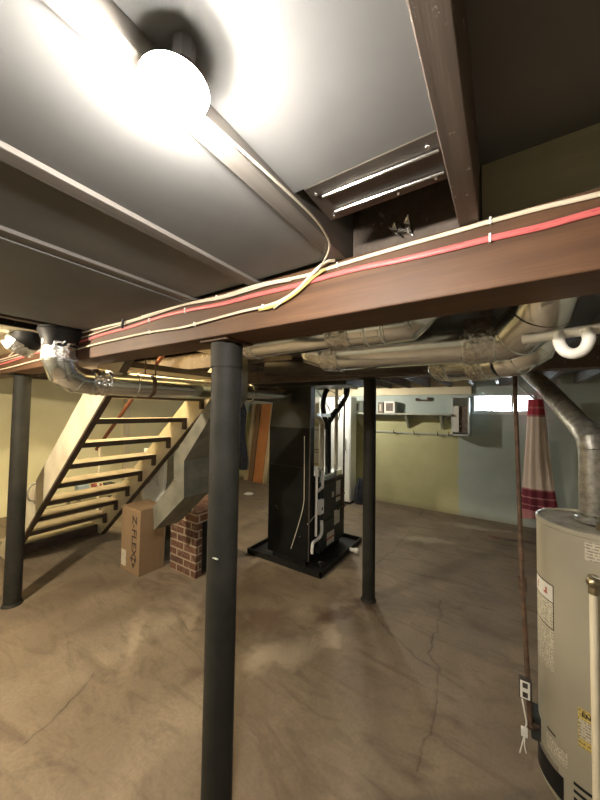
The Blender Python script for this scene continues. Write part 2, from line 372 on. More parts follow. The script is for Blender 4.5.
def tag(o, label, cat, group=None):
    o['label'] = label; o['category'] = cat
    if group: o['group'] = group
    return o
def thing(name, loc, label, cat, group=None):
    o = bpy.data.objects.new(name, None); o.empty_display_size = 0.1; COL.objects.link(o); o.location = loc
    return tag(o, label, cat, group)
def struct(o):
    o['kind'] = 'structure'; return o
def lab(o, t): o['label'] = t; return o
def spline(pts, n=6):
    P = [Vector(p) for p in pts]; out = []
    for i in range(len(P) - 1):
        a = P[i - 1] if i else P[i] * 2 - P[i + 1]; b = P[i]; c = P[i + 1]; d = P[i + 2] if i + 2 < len(P) else P[i + 1] * 2 - P[i]
        for k in range(n):
            t = k / n
            out.append(0.5 * ((2 * b) + (c - a) * t + (2 * a - 5 * b + 4 * c - d) * t * t + (3 * b - a - 3 * c + d) * t ** 3))
    return out + [P[-1]]
def text_mesh(body, size, fn, thick=0.0006, bold=0.0):
    """letters as a mesh; fn maps (x, y, depth) of the flat text to a world point"""
    cu = bpy.data.curves.new('lettering', 'FONT'); cu.body = body; cu.size = size; cu.extrude = thick; cu.offset = bold
    cu.align_x = 'CENTER'; cu.align_y = 'CENTER'
    to = bpy.data.objects.new('lettering', cu); COL.objects.link(to)
    me = bpy.data.meshes.new_from_object(to.evaluated_get(bpy.context.evaluated_depsgraph_get()))
    mb = MB().add([fn(v.co.x, v.co.y, v.co.z) for v in me.vertices], [tuple(p.vertices) for p in me.polygons])
    bpy.data.objects.remove(to); bpy.data.curves.remove(cu); bpy.data.meshes.remove(me)
    return mb

# ------------------------------------------------------------------ the room
ZB, ZJ, ZC = 1.81, 1.96, 2.11           # beam underside, joist underside, subfloor underside
XL, XR, Y0, Y1 = -5.86, 1.7, -1.9, 5.35
HX0, HX1, HY0, HY1 = -4.35, -1.45, 1.02, 1.99     # stairwell opening
struct(MB().box(XL - .15, XR + .15, Y0 - .15, Y1 + .3, -0.12, 0).build('floor', M_floor))
fl = bpy.data.objects['floor']; off = Vector(fl.location)
for v in fl.data.vertices: v.co += off
fl.location = (0, 0, 0)
def struct_world(mb, name, mat, **k):
    o = mb.build(name, mat, **k); of = Vector(o.location)
    for v in o.data.vertices: v.co += of
    o.location = (0, 0, 0); return struct(o)
WX0, WX1, WZ0, WZ1 = -0.375, 0.375, 1.575, 1.835
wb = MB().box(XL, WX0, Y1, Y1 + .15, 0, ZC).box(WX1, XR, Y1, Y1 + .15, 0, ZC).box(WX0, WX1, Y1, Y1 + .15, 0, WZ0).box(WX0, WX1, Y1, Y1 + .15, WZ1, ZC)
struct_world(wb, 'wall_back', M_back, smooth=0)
struct_world(MB().box(XL - .15, XL, Y0, Y1 + .15, 0, ZC), 'wall_left', M_yellow, smooth=0)
struct_world(MB().box(XR, XR + .15, Y0, Y1 + .15, 0, ZC), 'wall_right', M_plain, smooth=0)
struct_world(MB().box(XL - .15, XR + .15, Y0 - .15, Y0, 0, ZC), 'wall_front', M_plain, smooth=0)
cl = (MB().box(XL - .15, XR + .15, Y0 - .15, HY0, ZC, ZC + .04).box(XL - .15, XR + .15, HY1, Y1 + .15, ZC, ZC + .04)
      .box(XL - .15, HX0, HY0, HY1, ZC, ZC + .04).box(HX1, XR + .15, HY0, HY1, ZC, ZC + .04))
struct_world(cl, 'ceiling', M_sub, smooth=0)
# plaster sides of the stair opening, rising to the floor above
sh = (MB().box(HX0, HX1, HY0 - .02, HY0, ZC - .0, 3.3).box(HX0, HX1, HY1, HY1 + .02, ZC, 3.3)
      .box(HX0 - .02, HX0, HY0 - .02, HY1 + .02, ZC, 3.3).box(HX1, HX1 + .02, HY0 - .02, HY1 + .02, ZC, 3.3).box(HX0 - .02, HX1 + .02, HY0 - .02, HY1 + .02, 3.3, 3.34))
struct_world(sh, 'wall_stairwell', M_plaster, smooth=0)
# cream sill board under the floor at the head of the back wall
struct_world(MB().box(-2.95, WX0 - .02, Y1 - .04, Y1, 1.845, ZC), 'trim_1', M_plaster, smooth=0)
struct_world(MB().box(XL, XL + .04, 3.02, 3.12, 0, ZC), 'trim_2', M_plaster, smooth=0)

# flush plaster ceiling over the left part, under the joists
struct_world(MB().box(XL, -2.09, Y0, .744, 1.956, 1.9598), 'trim_3', M_plaster, smooth=0)
struct_world(MB().box(-1.83, -1.012, Y0, .744, 1.956, 1.9598), 'trim_4', M_sub, smooth=0)
# grey boards closing the joist bays around the lamp, set a little above the joist undersides
struct_world(MB().box(-.970, -.701, Y0, .744, 1.970, 1.978), 'trim_5', M_sub, smooth=0)
struct_world(MB().box(-.660, -.389, Y0, .744, 1.970, 1.978), 'trim_6', M_sub, smooth=0)
struct_world(MB().box(-.348, -.079, Y0, .500, 1.988, 1.996), 'trim_7', M_sub, smooth=0)

win = struct(MB().box(WX0, WX1, Y1 - .012, Y1 + .05, WZ0, WZ0 + .022).box(WX0, WX1, Y1 - .012, Y1 + .05, WZ1 - .022, WZ1)
             .box(WX0, WX0 + .02, Y1 - .012, Y1 + .05, WZ0, WZ1).box(WX1 - .02, WX1, Y1 - .012, Y1 + .05, WZ0, WZ1).build('window_1', M_whitep, smooth=0))
MB().box(-0.145, -0.128, Y1, Y1 + .04, WZ0, WZ1).box(0.10, 0.125, Y1, Y1 + .04, WZ0, WZ1).build('mullion', M_whitep, win, smooth=0)
MB().box(WX0 + .02, WX1 - .02, Y1 + .015, Y1 + .022, WZ0 + .02, WZ1 - .02).build('pane', M_glass, win, smooth=0)
MB().box(WX0 - .02, WX1 + .02, Y1 - .03, Y1, WZ0 - .03, WZ0).build('window_sill', M_whitep, win, smooth=0)

# ------------------------------------------------------------------ framing overhead
GJ = 'ceiling joists resting on the main beam'
jx = [(-0.078, 'dark flecked joist crossing the upper right corner, right of the metal pan'),
      (-0.388, 'joist beside the lit round lamp at upper left'),
      (-0.700, 'second joist left of the lit round lamp'),
      (-1.010, 'third joist left of the lit lamp, its pale edge catching light')]
for x, l in jx:
    tag(MB().box(x, x + .039, Y0, Y1, ZJ, ZC).build('ceiling_joist', M_joist if x > -.1 else M_joistg, bevel=0.002), l, 'joist', GJ)
x = -1.32
while x > XL + .05:
    if HX0 - .05 < x < HX1 + .02:
        tag(MB().box(x, x + .039, Y0, HY0 - .06, ZJ + .0005, ZC).build('ceiling_joist', M_joist, bevel=0.002), 'dark joist ending at the stair opening beside the left end of the beam', 'joist', 'joists on the near side of the stair opening')
        tag(MB().box(x, x + .039, HY1 + .06, Y1, ZJ, ZC).build('ceiling_joist', M_joist, bevel=0.002), 'dark joist running from the stair opening to the back wall', 'joist', 'joists beyond the stair opening')
    else:
        tag(MB().box(x, x + .039, Y0, Y1, ZJ, ZC).build('ceiling_joist', M_joist, bevel=0.002), 'dark joist left of the stair opening' if x < -3 else 'dark joist between the round ducts and the stair opening', 'joist', 'joists left of the stairs' if x < -3 else None)
    x -= 0.311
for x in (0.45, 0.78, 1.1, 1.42):
    tag(MB().box(x, x + .039, 0.93, Y1, ZJ, ZC).build('ceiling_joist', M_joist, bevel=0.002), 'dark joist above the water heater flue and the hanging cloth', 'joist', 'joists over the water heater')
tag(MB().box(HX0 - .03, HX1 + .05, HY0 - .06, HY0 - .021, ZJ, ZC).build('header_joist', M_joist, smooth=0), 'header board along the near side of the stair opening', 'joist')
tag(MB().box(HX0 - .03, HX1 + .05, HY1 + .021, HY1 + .06, ZJ, ZC).build('header_joist', M_joist, smooth=0), 'header board along the far side of the stair opening', 'joist')
tag(MB().box(-0.036, 1.68, 0.79, 0.83, ZJ, ZC).build('blocking_board', M_block, smooth=0), 'olive painted board standing on the beam at upper right', 'board')
for a, b_, l in ((-.347, -.080, 'dark blocking board above the beam behind the metal pan'), (-.659, -.390, 'dark blocking board above the beam below the lit lamp'),
                 (-.969, -.702, 'dark blocking board above the beam at the joist with the pale edge')):
    tag(MB().box(a, b_, 0.79, 0.83, ZJ, ZC).build('blocking_board', M_joist, smooth=0), l, 'board')
tag(MB().box(XL + .01, XR - .01, 0.745, 0.90, ZB, ZJ).build('support_beam', M_beam, bevel=0.004), 'long red-brown wooden beam with cables along its front face', 'beam')
tag(MB().box(-3.0, XR - .01, 2.45, 2.58, 1.835, ZJ).build('support_beam', M_joist, bevel=0.004), 'dark second beam on the post right of the furnace', 'beam')

def post(x, y, zt, r, label, extra=None):
    t = thing('support_post', (x, y, 0), label, 'post', 'steel columns under the beams')
    MB().tube([(x, y, 0.008), (x, y, zt - .008)], r, 40).build('shaft', M_post, t)
    MB().box(x - .07, x + .07, y - .07, y + .07, zt - .008, zt).build('cap_plate', M_rust if extra == 'm' else M_post, t, smooth=0)
    MB().lathe([(r + .001, 0), (r + .012, 0), (r + .006, .012), (r + .001, .02)], (x, y), 40).build('base_plate', M_post, t)
    if extra == 'm':
        MB().tube([(x, y, zt - .008), (x, y, zt - .10)], r + .004, 40).build('sleeve', M_post, t)
        MB().box(x - .002 + r * .25, x + .022 + r * .25, y - r - .0014, y - r + .004, 1.018, 1.0215).build('paint_scratch', M_shelf, t, smooth=0)
    return t
post(-0.885, 0.835, ZB, 0.056, 'thick dark grey steel post in the foreground under the beam', 'm')
post(-3.235, 0.86, ZB, 0.056, 'dark grey steel post at the far left before the stairs')
post(-0.94, 2.515, 1.835, 0.052, 'dark grey steel post right of the furnace')

# ------------------------------------------------------------------ stairs (climbing to the right, seen from behind)
SY0, SY1 = 1.05, 1.95
st = thing('staircase', (-4.1, (SY0 + SY1) / 2, 0), 'cream painted open wooden staircase with dark tread edges', 'staircase')
def stringer(y0, y1, zl, xb):
    xt = -1.55; h = .31
    pts = [(xb, 0.001), (xb - .30, 0.001), (xb - .30, .05), (xt, zl(xt) + h), (xt, zl(xt))]
    s_ = MB().prism(pts, 1, y0, y1).build('stringer', M_stair, st, smooth=0)
    e = MB().prism([(xb + .004, 0.001), (xt, zl(xt) - .002), (xt, zl(xt) - .024), (xb + .038, 0.001)], 1, y0 - .001, y1 + .001).build('edge_strip', M_edge, s_, smooth=0)
    lab(e, 'dark brown painted underside edge')
stringer(SY0, SY0 + .04, lambda x: 1.014 + .885 * (x + 3.0), -4.145); stringer(SY1 - .04, SY1, lambda x: .974 + .84 * (x + 3.0), -4.159)
for k in range(-4, 7):
    xb, z = -2.547 - .244 * k, 1.466 - .1977 * k
    t_ = MB().box(xb - .262, xb - .012, SY0 + .041, SY1 - .041, z - .036, z).build('tread', M_tread, st, smooth=0)
    e = MB().box(xb - .012, xb, SY0 + .041, SY1 - .041, z - .038, z + .001).box(xb - .03, xb, SY1 - .075, SY1 - .041, z - .11, z - .038).build('nosing', M_edge, t_, smooth=0)
    lab(e, 'dark brown tread edge')
MB().box(-4.62, -4.256, SY0 + .041, SY1 - .041, 0.001, .10).build('bottom_step', M_tread, st, smooth=0)
lab(MB().box(-4.256, -4.235, SY0 + .041, SY1 - .041, 0.001, .10).build('bottom_riser', M_edge, st, smooth=0), 'dark board behind the lowest step')
MB().tube([(-4.36, 1.92, 1.02), (-2.45, 1.92, 2.55)], 0.021, 12).build('handrail', M_redwood, st)
MB().tube([(-4.30, 1.93, 1.07), (-4.30, 1.93, .10)], 0.016, 10).build('rail_post', M_stair, st)

# latch hook on near stringer
hk = MB().tube(spline([(-3.46, 1.04, .72), (-3.46, 1.0, .74), (-3.44, .98, .80), (-3.44, 1.0, .86), (-3.45, 1.04, .88)]), .008, 8).build('hook', M_flue, st)

# ------------------------------------------------------------------ round ducts
def duct(t, name, path, r, mat=M_steel, seams=(), seg=28):
    d = MB().tube(path, r, seg).build(name, mat, t, smooth=40)
    P = [Vector(p) for p in path]
    for i in range(1, len(P) - 1):
        tn = ((P[i] - P[i - 1]).normalized() + (P[i + 1] - P[i]).normalized()).normalized()
        MB().ring(P[i], tn, r, .006, .0035, seg).build('seam', mat, d, smooth=40)
    for a, b_ in seams:
        a, b_ = Vector(a), Vector(b_); MB().ring(a, b_, r, .008, .005, seg).build('seam', mat, d, smooth=40)
    return d
def foil(t, a, b_, r, name='foil_tape'):
    a, b_ = Vector(a), Vector(b_)
    path = [a.lerp(b_, i / 9) for i in range(10)]
    o = MB().tube(path, r + .005, 30, caps=True, jag=0.035).build(name, M_foil, t, smooth=15)
    return lab(o, 'bright crumpled foil tape wrapped round the joint')
def strap(t, x, y, z, r, d=(0.1, 1, 0)):
    dv = Vector(d).normalized(); s_ = Vector((dv.y, -dv.x, 0))
    c = Vector((x, y, z)); m = MB(); m.ring(c, dv, r + .001, .012, .002, 28)
    for sg in (-1, 1):
        a = c + s_ * r * sg; m.tube([a, (a.x, a.y, ZJ)], .004, 6)
    return m.build('hanger_strap', M_rust, t)

t = thing('round_duct', (-1.94, .66, 1.62), 'silver round duct from the beam down and across the stairs to the furnace', 'duct')
r = .072
pa = [(-1.94, .66, 1.84), (-1.94, .66, 1.795), (-1.95, .685, 1.735), (-1.97, .745, 1.705), (-1.99, .83, 1.70)]
MB().tube([(-1.94, .66, 2.108), (-1.94, .66, 1.955), (-1.94, .66, 1.945), (-1.94, .66, 1.90), (-1.94, .66, 1.86)], [r + .022, r + .022, r + .026, r + .008, r + .004], 28).build('boot', M_blackp, t)
duct(t, 'elbow', pa, r)
duct(t, 'pipe', [(-1.99, .83, 1.70), (-1.905, 1.68, 1.70), (-1.83, 2.615, 1.70)], r, seams=[((-1.965, 1.08, 1.70), (.1, 1, 0)), ((-1.875, 2.05, 1.7), (.1, 1, 0))])
foil(t, (-1.94, .66, 1.92), (-1.94, .66, 1.80), r); foil(t, (-1.99, .83, 1.70), (-1.982, .92, 1.70), r)
strap(t, -1.955, 1.17, 1.70, r); strap(t, -1.89, 1.99 + .1, 1.70, r)

t = thing('old_round_boot', (-2.20, .60, 1.85), 'short dark round boot with a bright foil end behind the foil-taped duct at far left', 'duct')
MB().tube([(-2.19, .60, 1.954), (-2.19, .60, 1.93), (-2.22, .58, 1.90)], [.068, .068, .072], 24).build('collar', M_blackp, t)
MB().tube([(-2.21, .587, 1.915), (-2.24, .565, 1.868)], .075, 24, jag=.03).build('end_wrap', M_foil, t, smooth=15)

r = .069
t = thing('round_duct', (-.72, 1.15, 1.80), 'silver round duct closest behind the beam, between foreground post and the joist', 'duct')
duct(t, 'pipe', [(-1.055, 1.165, 1.878), (-.36, 1.15, 1.878)], r, seams=[((-.44, 1.152, 1.878), (1, 0, 0)), ((-.375, 1.15, 1.878), (1, 0, 0))])
duct(t, 'elbow', [(-.36, 1.15, 1.878), (-.29, 1.15, 1.880), (-.235, 1.165, 1.93), (-.225, 1.19, 2.02), (-.225, 1.19, 2.108)], r)
duct(t, 'elbow', [(-1.055, 1.165, 1.878), (-1.12, 1.165, 1.90), (-1.15, 1.165, 1.98), (-1.15, 1.165, 2.108)], r)
foil(t, (-.60, 1.155, 1.878), (-.50, 1.153, 1.878), r); foil(t, (-1.08, 1.165, 1.882), (-1.01, 1.165, 1.878), r)
r3 = .084
t = thing('round_duct', (-.4, 1.38, 1.75), 'long silver round duct second behind the beam, bending up before the white trap pipe', 'duct')
duct(t, 'pipe', [(-.72, 1.365, 1.836), (.0, 1.40, 1.836)], r3, seams=[((-.13, 1.394, 1.836), (1, .05, 0)), ((-.03, 1.399, 1.836), (1, .05, 0))])
duct(t, 'elbow', [(.0, 1.40, 1.836), (.05, 1.36, 1.842), (.105, 1.25, 1.885), (.125, 1.19, 1.96), (.13, 1.18, 2.108)], r3)
duct(t, 'elbow', [(-.72, 1.365, 1.836), (-.79, 1.36, 1.86), (-.82, 1.358, 1.94), (-.82, 1.358, 2.108)], r3)
foil(t, (-.74, 1.365, 1.842), (-.65, 1.368, 1.836), r3); foil(t, (-.125, 1.395, 1.836), (-.03, 1.399, 1.836), r3)
r4 = .074
t = thing('round_duct', (-.1, 1.7, 1.70), 'short silver round duct behind the gas pipe top, foil wrapped at its left end', 'duct')
duct(t, 'pipe', [(-.25, 1.86, 1.80), (.0, 1.65, 1.785)], r4, seams=[((-.05, 1.69, 1.789), (.75, -.66, 0))])
duct(t, 'elbow', [(.0, 1.65, 1.785), (.05, 1.62, 1.79), (.11, 1.60, 1.83), (.14, 1.60, 1.90), (.145, 1.60, 2.108)], r4)
duct(t, 'elbow', [(-.25, 1.86, 1.80), (-.29, 1.90, 1.82), (-.31, 1.93, 1.87), (-.315, 1.935, 2.108)], r4 - .002)
foil(t, (-.285, 1.89, 1.812), (-.21, 1.827, 1.798), r4); foil(t, (-.11, 1.742, 1.79), (-.04, 1.684, 1.787), r4)
t = thing('old_round_duct', (-1.0, 2.15, 1.8), 'dull dark round duct running across in front of the furnace trunk', 'duct')
duct(t, 'pipe', [(-1.95, 1.70, 1.875) if False else (-1.55, 1.88, 1.873), (-.98, 2.10, 1.873), (-.48, 2.27, 1.873)], .055, M_olddct)

# white drain trap
t = thing('drain_pipe', (.17, 1.06, 1.70), 'white plastic drain pipe with a round trap under the beam at right', 'pipe')
MB().tube([(.047, 1.070, 1.762), (.30, 1.025, 1.768), (.53, .985, 1.780), (XR - .002, .98, 1.79)], .0136, 16).build('pipe', M_white, t)
MB().ring((.255, 1.033, 1.767), (1, -.2, .03), .0155, .017, .005).build('coupling', M_white, t)
cx, cz, R_ = .151, 1.733, .0255
MB().tube(spline([(cx - R_, 1.050, 1.762), (cx - R_ - .002, 1.033, cz + .004), (cx - R_ * .7, 1.025, cz - R_ * .8), (cx, 1.02, cz - R_ * 1.15), (cx + R_ * .7, 1.02, cz - R_ * .8), (cx + R_ + .002, 1.02, cz + .004), (cx + R_, 1.033, 1.762)]), .0132, 16).build('trap', M_white, t)

# ------------------------------------------------------------------ things on the ceiling
lx, ly = -.333, .219
t = thing('ceiling_lamp', (lx, ly, 1.935), 'bright round white lamp lit beside the joist at upper left', 'lamp')
MB().lathe([(.0404, 1.9417), (.0404, 1.9427), (.024, 1.9445), (.020, 1.9597)], (lx, ly), 40).build('base', M_white, t)
MB().lathe([(.010, 1.920), (.024, 1.923), (.035, 1.930), (.0405, 1.9408), (.0405, 1.9415)], (lx, ly), 40).build('diffuser', M_lamp, t)
MB().lathe([(.014, 1.960), (.014, 1.9875)], (lx + .016, ly), 8).build('junction_box', M_sub, t)
def bulb_lamp(x, y, label, mat):
    t = thing('ceiling_lamp', (x, y, 1.86), label, 'lamp')
    MB().lathe([(.045, 2.105), (.055, 2.05), (.03, 2.0), (.016, 1.99)], (x, y)).build('socket', M_white, t)
    MB().sphere((x, y, 1.95), .034).build('bulb', mat, t)
bulb_lamp(-2.35, -.25, 'bare bulb lamp left of the camera lighting the stairs', M_lamp2)
bulb_lamp(-2.20, 4.2, 'bare bulb lamp hidden behind the furnace trunk lighting the back wall', M_lamp3)

t = thing('sheet_metal_pan', (-.2, .55, 1.97), 'thin galvanized metal pan with two bright ridges between the joists', 'metal pan')
MB().box(-.325, -.081, .50, .615, 1.985, 1.988).build('sheet', M_olddct, t, smooth=0)
for yy in (.530, .585):
    lab(MB().tube([(-.30, yy, 1.981), (-.085, yy + .004, 1.981)], .0028, 8).build('ridge', M_steel, t), 'bright rolled metal ridge')
for q in ((-.31, .52), (-.31, .60), (-.10, .52), (-.10, .60), (-.17, .603)):
    MB().sphere((q[0], q[1], 1.984), .004, 8).build('screw', M_steel, t)
fm = MB()
for i in range(10):
    a = Vector((-.215 + random.uniform(-.022, .022), .775 + random.uniform(-.008, .008), 1.995 + random.uniform(0, .035)))
    fm.add([a, a + Vector((random.uniform(-.015, .015), -.012, .012)), a + Vector((.016, random.uniform(-.01, .01), -.010)), a + Vector((.004, .010, .014))], [(0, 1, 2), (0, 2, 3), (0, 3, 1), (1, 3, 2)])
tag(fm.build('foil_scrap', M_foil, smooth=0), 'crumpled bright foil scrap on top of the beam below the metal pan', 'foil')

# ------------------------------------------------------------------ cables on the beam's front
YF = .745
def cable(name, mat, pts, ry, rz, label, y=YF, sts=()):
    t = thing(name, (pts[0][0], y - ry, pts[0][1]), label, 'cable')
    path = spline([(a, y - ry - .0005, b_) for a, b_ in pts], 5)
    m = MB(); P = path; n = len(P); seg = 12; vv = []
    for i in range(n):
        tn = (P[min(i + 1, n - 1)] - P[max(i - 1, 0)]).normalized(); up = Vector((-tn.z, 0, tn.x))
        if up.z < 0: up = -up
        for j in range(seg):
            an = 2 * math.pi * j / seg
            vv.append(P[i] + Vector((0, 1, 0)) * math.cos(an) * ry + up * math.sin(an) * rz)
    m.add(vv, [(i * seg + j, i * seg + (j + 1) % seg, (i + 1) * seg + (j + 1) % seg, (i + 1) * seg + j) for i in range(n - 1) for j in range(seg)] + [list(range(seg)), [(n - 1) * seg + j for j in range(seg)]])
    m.build('sheath', mat, t, smooth=60)
    for sx in sts:
        k = min(range(n), key=lambda i: abs(P[i].x - sx)); q = P[k]
        MB().box(q.x - .0022, q.x + .0022, q.y - ry - .002, y, q.z - rz - .0025, q.z + rz + .0025).build('staple', M_white, t, smooth=0)
    return t
cable('cable', M_cwhite, [(.9, 1.93), (.30, 1.941), (.147, 1.945), (.07, 1.949), (-.019, 1.950), (-.075, 1.949), (-.203, 1.948), (-.346, 1.945), (-.454, 1.94), (-.523, 1.942), (-.659, 1.950), (-.81, 1.945), (-.982, 1.952), (-1.174, 1.955), (-1.402, 1.948), (-1.631, 1.952), (-1.906, 1.955), (-2.3, 1.945), (-3.3, 1.92), (-4.6, 1.93)],
      .003, .0052, 'cream white cable along the top edge of the beam front', sts=(-.025, -.38, -.84, -1.3))
cable('cable', M_cpink, [(.9, 1.90), (.30, 1.912), (.146, 1.915), (.07, 1.912), (-.02, 1.914), (-.094, 1.914), (-.202, 1.916), (-.303, 1.921), (-.405, 1.921), (-.522, 1.918), (-.658, 1.920), (-.809, 1.919), (-.981, 1.927), (-1.172, 1.930), (-1.401, 1.92), (-1.679, 1.916), (-1.9, 1.908), (-2.233, 1.903), (-2.647, 1.905), (-3.296, 1.883), (-4.6, 1.89)],
      .003, .0068, 'wide pink-red cable along the middle of the beam front', sts=(-.025, -1.0, -1.25, -1.8))
cable('cable', M_cwhite, [(-.375, 1.957), (-.40, 1.958), (-.435, 1.945), (-.487, 1.907), (-.54, 1.884), (-.604, 1.874), (-.722, 1.873), (-.894, 1.867), (-1.038, 1.863), (-1.24, 1.872), (-1.484, 1.873), (-1.782, 1.871), (-2.155, 1.858), (-2.64, 1.85), (-3.289, 1.838), (-4.6, 1.84)],
      .003, .0045, 'cream cable dropping to the lower edge of the beam front, over the foreground post', y=.738, sts=(-.62, -.95, -1.23))
cable('cable', M_cyellow, [(-.405, 1.94), (-.44, 1.926), (-.475, 1.905), (-.515, 1.885), (-.56, 1.872), (-.60, 1.866), (-.64, 1.866)],
      .003, .0042, 'yellow cable beside the cream one where they drop across the pink cable', y=.738)
cable('cable', M_cwhite, [(-.415, 1.957), (-.455, 1.93), (-.50, 1.895), (-.55, 1.878), (-.60, 1.866)],
      .003, .003, 'second cream cable in the drop bundle behind the yellow one', y=.7385)
cable('cable', M_cgrey, [(-.52, 1.935), (-.60, 1.940), (-.70, 1.938), (-.81, 1.936), (-.95, 1.945), (-1.05, 1.949), (-1.25, 1.942), (-1.55, 1.935), (-1.9, 1.925), (-2.4, 1.915), (-3.3, 1.90), (-4.6, 1.90)],
      .0025, .0032, 'thin greyish cable between the cream and pink ones on the beam', y=.7395)
tag(MB().tube(spline([(-.345, .27, 1.957), (-.338, .34, 1.955), (-.332, .43, 1.955), (-.329, .53, 1.956), (-.335, .60, 1.956), (-.355, .665, 1.956), (-.41, .725, 1.95), (-.455, .733, 1.925), (-.52, .733, 1.888), (-.58, .733, 1.86)]), .0024, 8).build('lamp_wire', M_cgrey),
    'thin cream wire curving from the lamp joist down to the beam', 'wire')
tag(MB().tube(spline([(-1.60, .74, 2.05), (-1.56, .70, 2.06), (-1.50, .70, 2.05), (-1.46, .715, 2.01), (-1.45, .728, 1.96), (-1.47, .735, 1.92)]), .006, 10).build('cable_loop', M_cblack), 'short dark cable loop hanging over the beam edge left of the foreground post', 'cable')
tag(MB().tube(spline([(-2.10, .735, 1.96), (-2.20, .72, 1.99), (-2.32, .715, 1.97), (-2.45, .72, 1.93), (-2.62, .735, 1.93), (-2.9, .738, 1.96), (-3.1, .738, 1.93)]), .004, 8).build('cable_loop', M_cgrey), 'slack cream cable looping behind the foil-taped duct at far left', 'cable')

# ------------------------------------------------------------------ furnace, its pan and pipes
t = thing('drain_pan', (-1.91, 3.02, 0), 'black shallow floor pan under the furnace', 'pan')
px0, px1, py0, py1 = -2.33, -1.42, 2.56, 3.56
MB().box(px0, px1, py0, py1, 0.0, .012).build('base', M_blackp, t, smooth=0)
MB().box(px0, px1, py0, py0 + .015, .012, .055).box(px0, px1, py1 - .015, py1, .012, .055).box(px0, px0 + .015, py0, py1, .012, .055).box(px1 - .015, px1, py0, py1, .012, .055).build('rim', M_blackp, t, smooth=0)
MB().tube([(px1, 3.22, .035), (px1 + .05, 3.23, .035)], .02, 14).tube([(px1 + .05, 3.23, .035), (px1 + .085, 3.235, .03)], .027, 14).build('drain_fitting', M_white, t)

t = thing('furnace', (-1.9, 3.02, .012), 'tall black furnace with a high box, labels and white drain pipes', 'furnace')
X0, X1 = -2.11, -1.60
rb = MB().box(X0, X1, 2.635, 2.725, .07, 1.38).build('return_box', M_blackm, t, bevel=.003)
MB().box(X0, X1, 2.633, 2.636, .55 + .43, .986).build('seam', M_blackp, rb, smooth=0)
for q in ((-2.0, .55), (-1.98, .53), (-1.70, .30)):
    MB().sphere((q[0], 2.633, q[1]), .005, 8).build('screw', M_steel, rb)
MB().box(X1 - .004, X1 + .006, 2.632, 2.642, .08, 1.9).build('corner_strip', M_olddct, t, smooth=0)
MB().box(X0 + .05, X1 - .05, 2.66, 3.42, .012, .07).build('plinth', M_blackp, t, smooth=0)
MB().prism([(X0, 1.38), (X1, 1.38), (X1, 1.80), (X0 + .10, 1.80), (X0 + .04, 1.68)], 1, 2.637, 2.725).build('return_transition', M_darkgrey, t, smooth=0)
MB().box(-2.55, -1.20, 2.60, 3.0, 1.80, 1.93).build('trunk_duct', M_darkgrey, t, smooth=0)
cab = MB().box(X0, X1, 2.86, 3.44, .07, .80).build('cabinet', M_darkgrey, t, bevel=.004)
MB().box(X1, X1 + .012, 2.90, 3.42, .40, .77).build('access_door', M_darkgrey, cab, bevel=.003)
MB().box(X1, X1 + .012, 2.90, 3.42, .10, .38).build('access_door', M_darkgrey, cab, bevel=.003)
MB().box(X1 + .012, X1 + .016, 3.10, 3.24, .58, .59).build('louver', M_blackp, cab, smooth=0)
def flabel(y0, y1, z0, z1, m=M_label):
    MB().box(X1 + .012, X1 + .014, y0, y1, z0, z1).build('printed_label', m, cab, smooth=0)
flabel(3.20, 3.31, .53, .76); flabel(3.16, 3.30, .28, .44); flabel(2.99, 3.16, .11, .24)
lab(MB().box(X1 + .012, X1 + .014, 3.10, 3.15, .60, .66).build('round_sticker', M_label, cab, smooth=0), 'small pale sticker')
MB().box(X1 + .014, X1 + .016, 2.98, 3.17, .165, .185).build('label_band', M_redt, cab, smooth=0)
MB().box(X0 + .03, X1 - .02, 2.88, 3.42, .80, .86).build('top_flange', M_steel, cab, smooth=0)
# gas line with tee in front of the doors
MB().tube([(-1.565, 3.35, 1.95), (-1.565, 3.35, .30)], .011, 10).tube([(-1.565, 3.42, .45), (-1.565, 3.20, .45)], .010, 10).tube([(-1.565, 3.35, .60), (-1.565, 3.18, .60)], .011, 10).tube([(-1.565, 3.35, .80), (-1.565, 3.10, .80)], .010, 10).sphere((-1.565, 3.35, .60), .018).sphere((-1.565, 3.35, .45), .018).build('gas_line', M_rust, t)
# return drop's white drain pipes
dr = MB()
dr.tube([(-1.575, 2.735, .98), (-1.575, 2.735, .30)], .013, 12)
dr.tube([(-1.575, 2.735, .96), (-1.575, 2.82, .96)], .013, 12)
dr.tube([(-1.575, 2.86, .93), (-1.575, 2.86, .76), (-1.575, 2.76, .74)], .016, 12)
dr.build('drain_line', M_white, t)
MB().tube(spline([(-1.575, 2.85, .42), (-1.575, 2.85, .30), (-1.59, 2.82, .25), (-1.585, 2.74, .25), (-1.58, 2.68, .24), (-1.58, 2.67, .15)]), .017, 14).build('condensate_trap', M_white, t)
MB().box(X1 - .002, X1 + .035, 2.80, 2.88, .49, .64).build('control_box', M_white, t, bevel=.004)
MB().box(X1 + .035, X1 + .038, 2.83, 2.85, .53, .56).build('switch', M_blackp, t, smooth=0)
MB().tube(spline([(X1 + .036, 2.84, .54), (-1.59, 2.74, .50), (-1.60, 2.66, .46), (-1.61, 2.628, .44)]), .004, 8).build('low_voltage_wire', M_cgrey, t)
MB().tube(spline([(-1.66, 2.628, 1.30), (-1.655, 2.628, .80), (-1.66, 2.628, .62), (-1.72, 2.627, .40), (-1.80, 2.625, .16)]), .004, 8).build('low_voltage_wire', M_cgrey, t)
mc = MB()
for k in range(9):
    a = math.pi * 2 * k / 9
    mc.tube([(-1.55, 2.76, .05), (-1.55 + .05 * math.cos(a), 2.76 + .06 * math.sin(a), .022)], .002, 5)
mc.build('wire_tangle', M_steel, t)
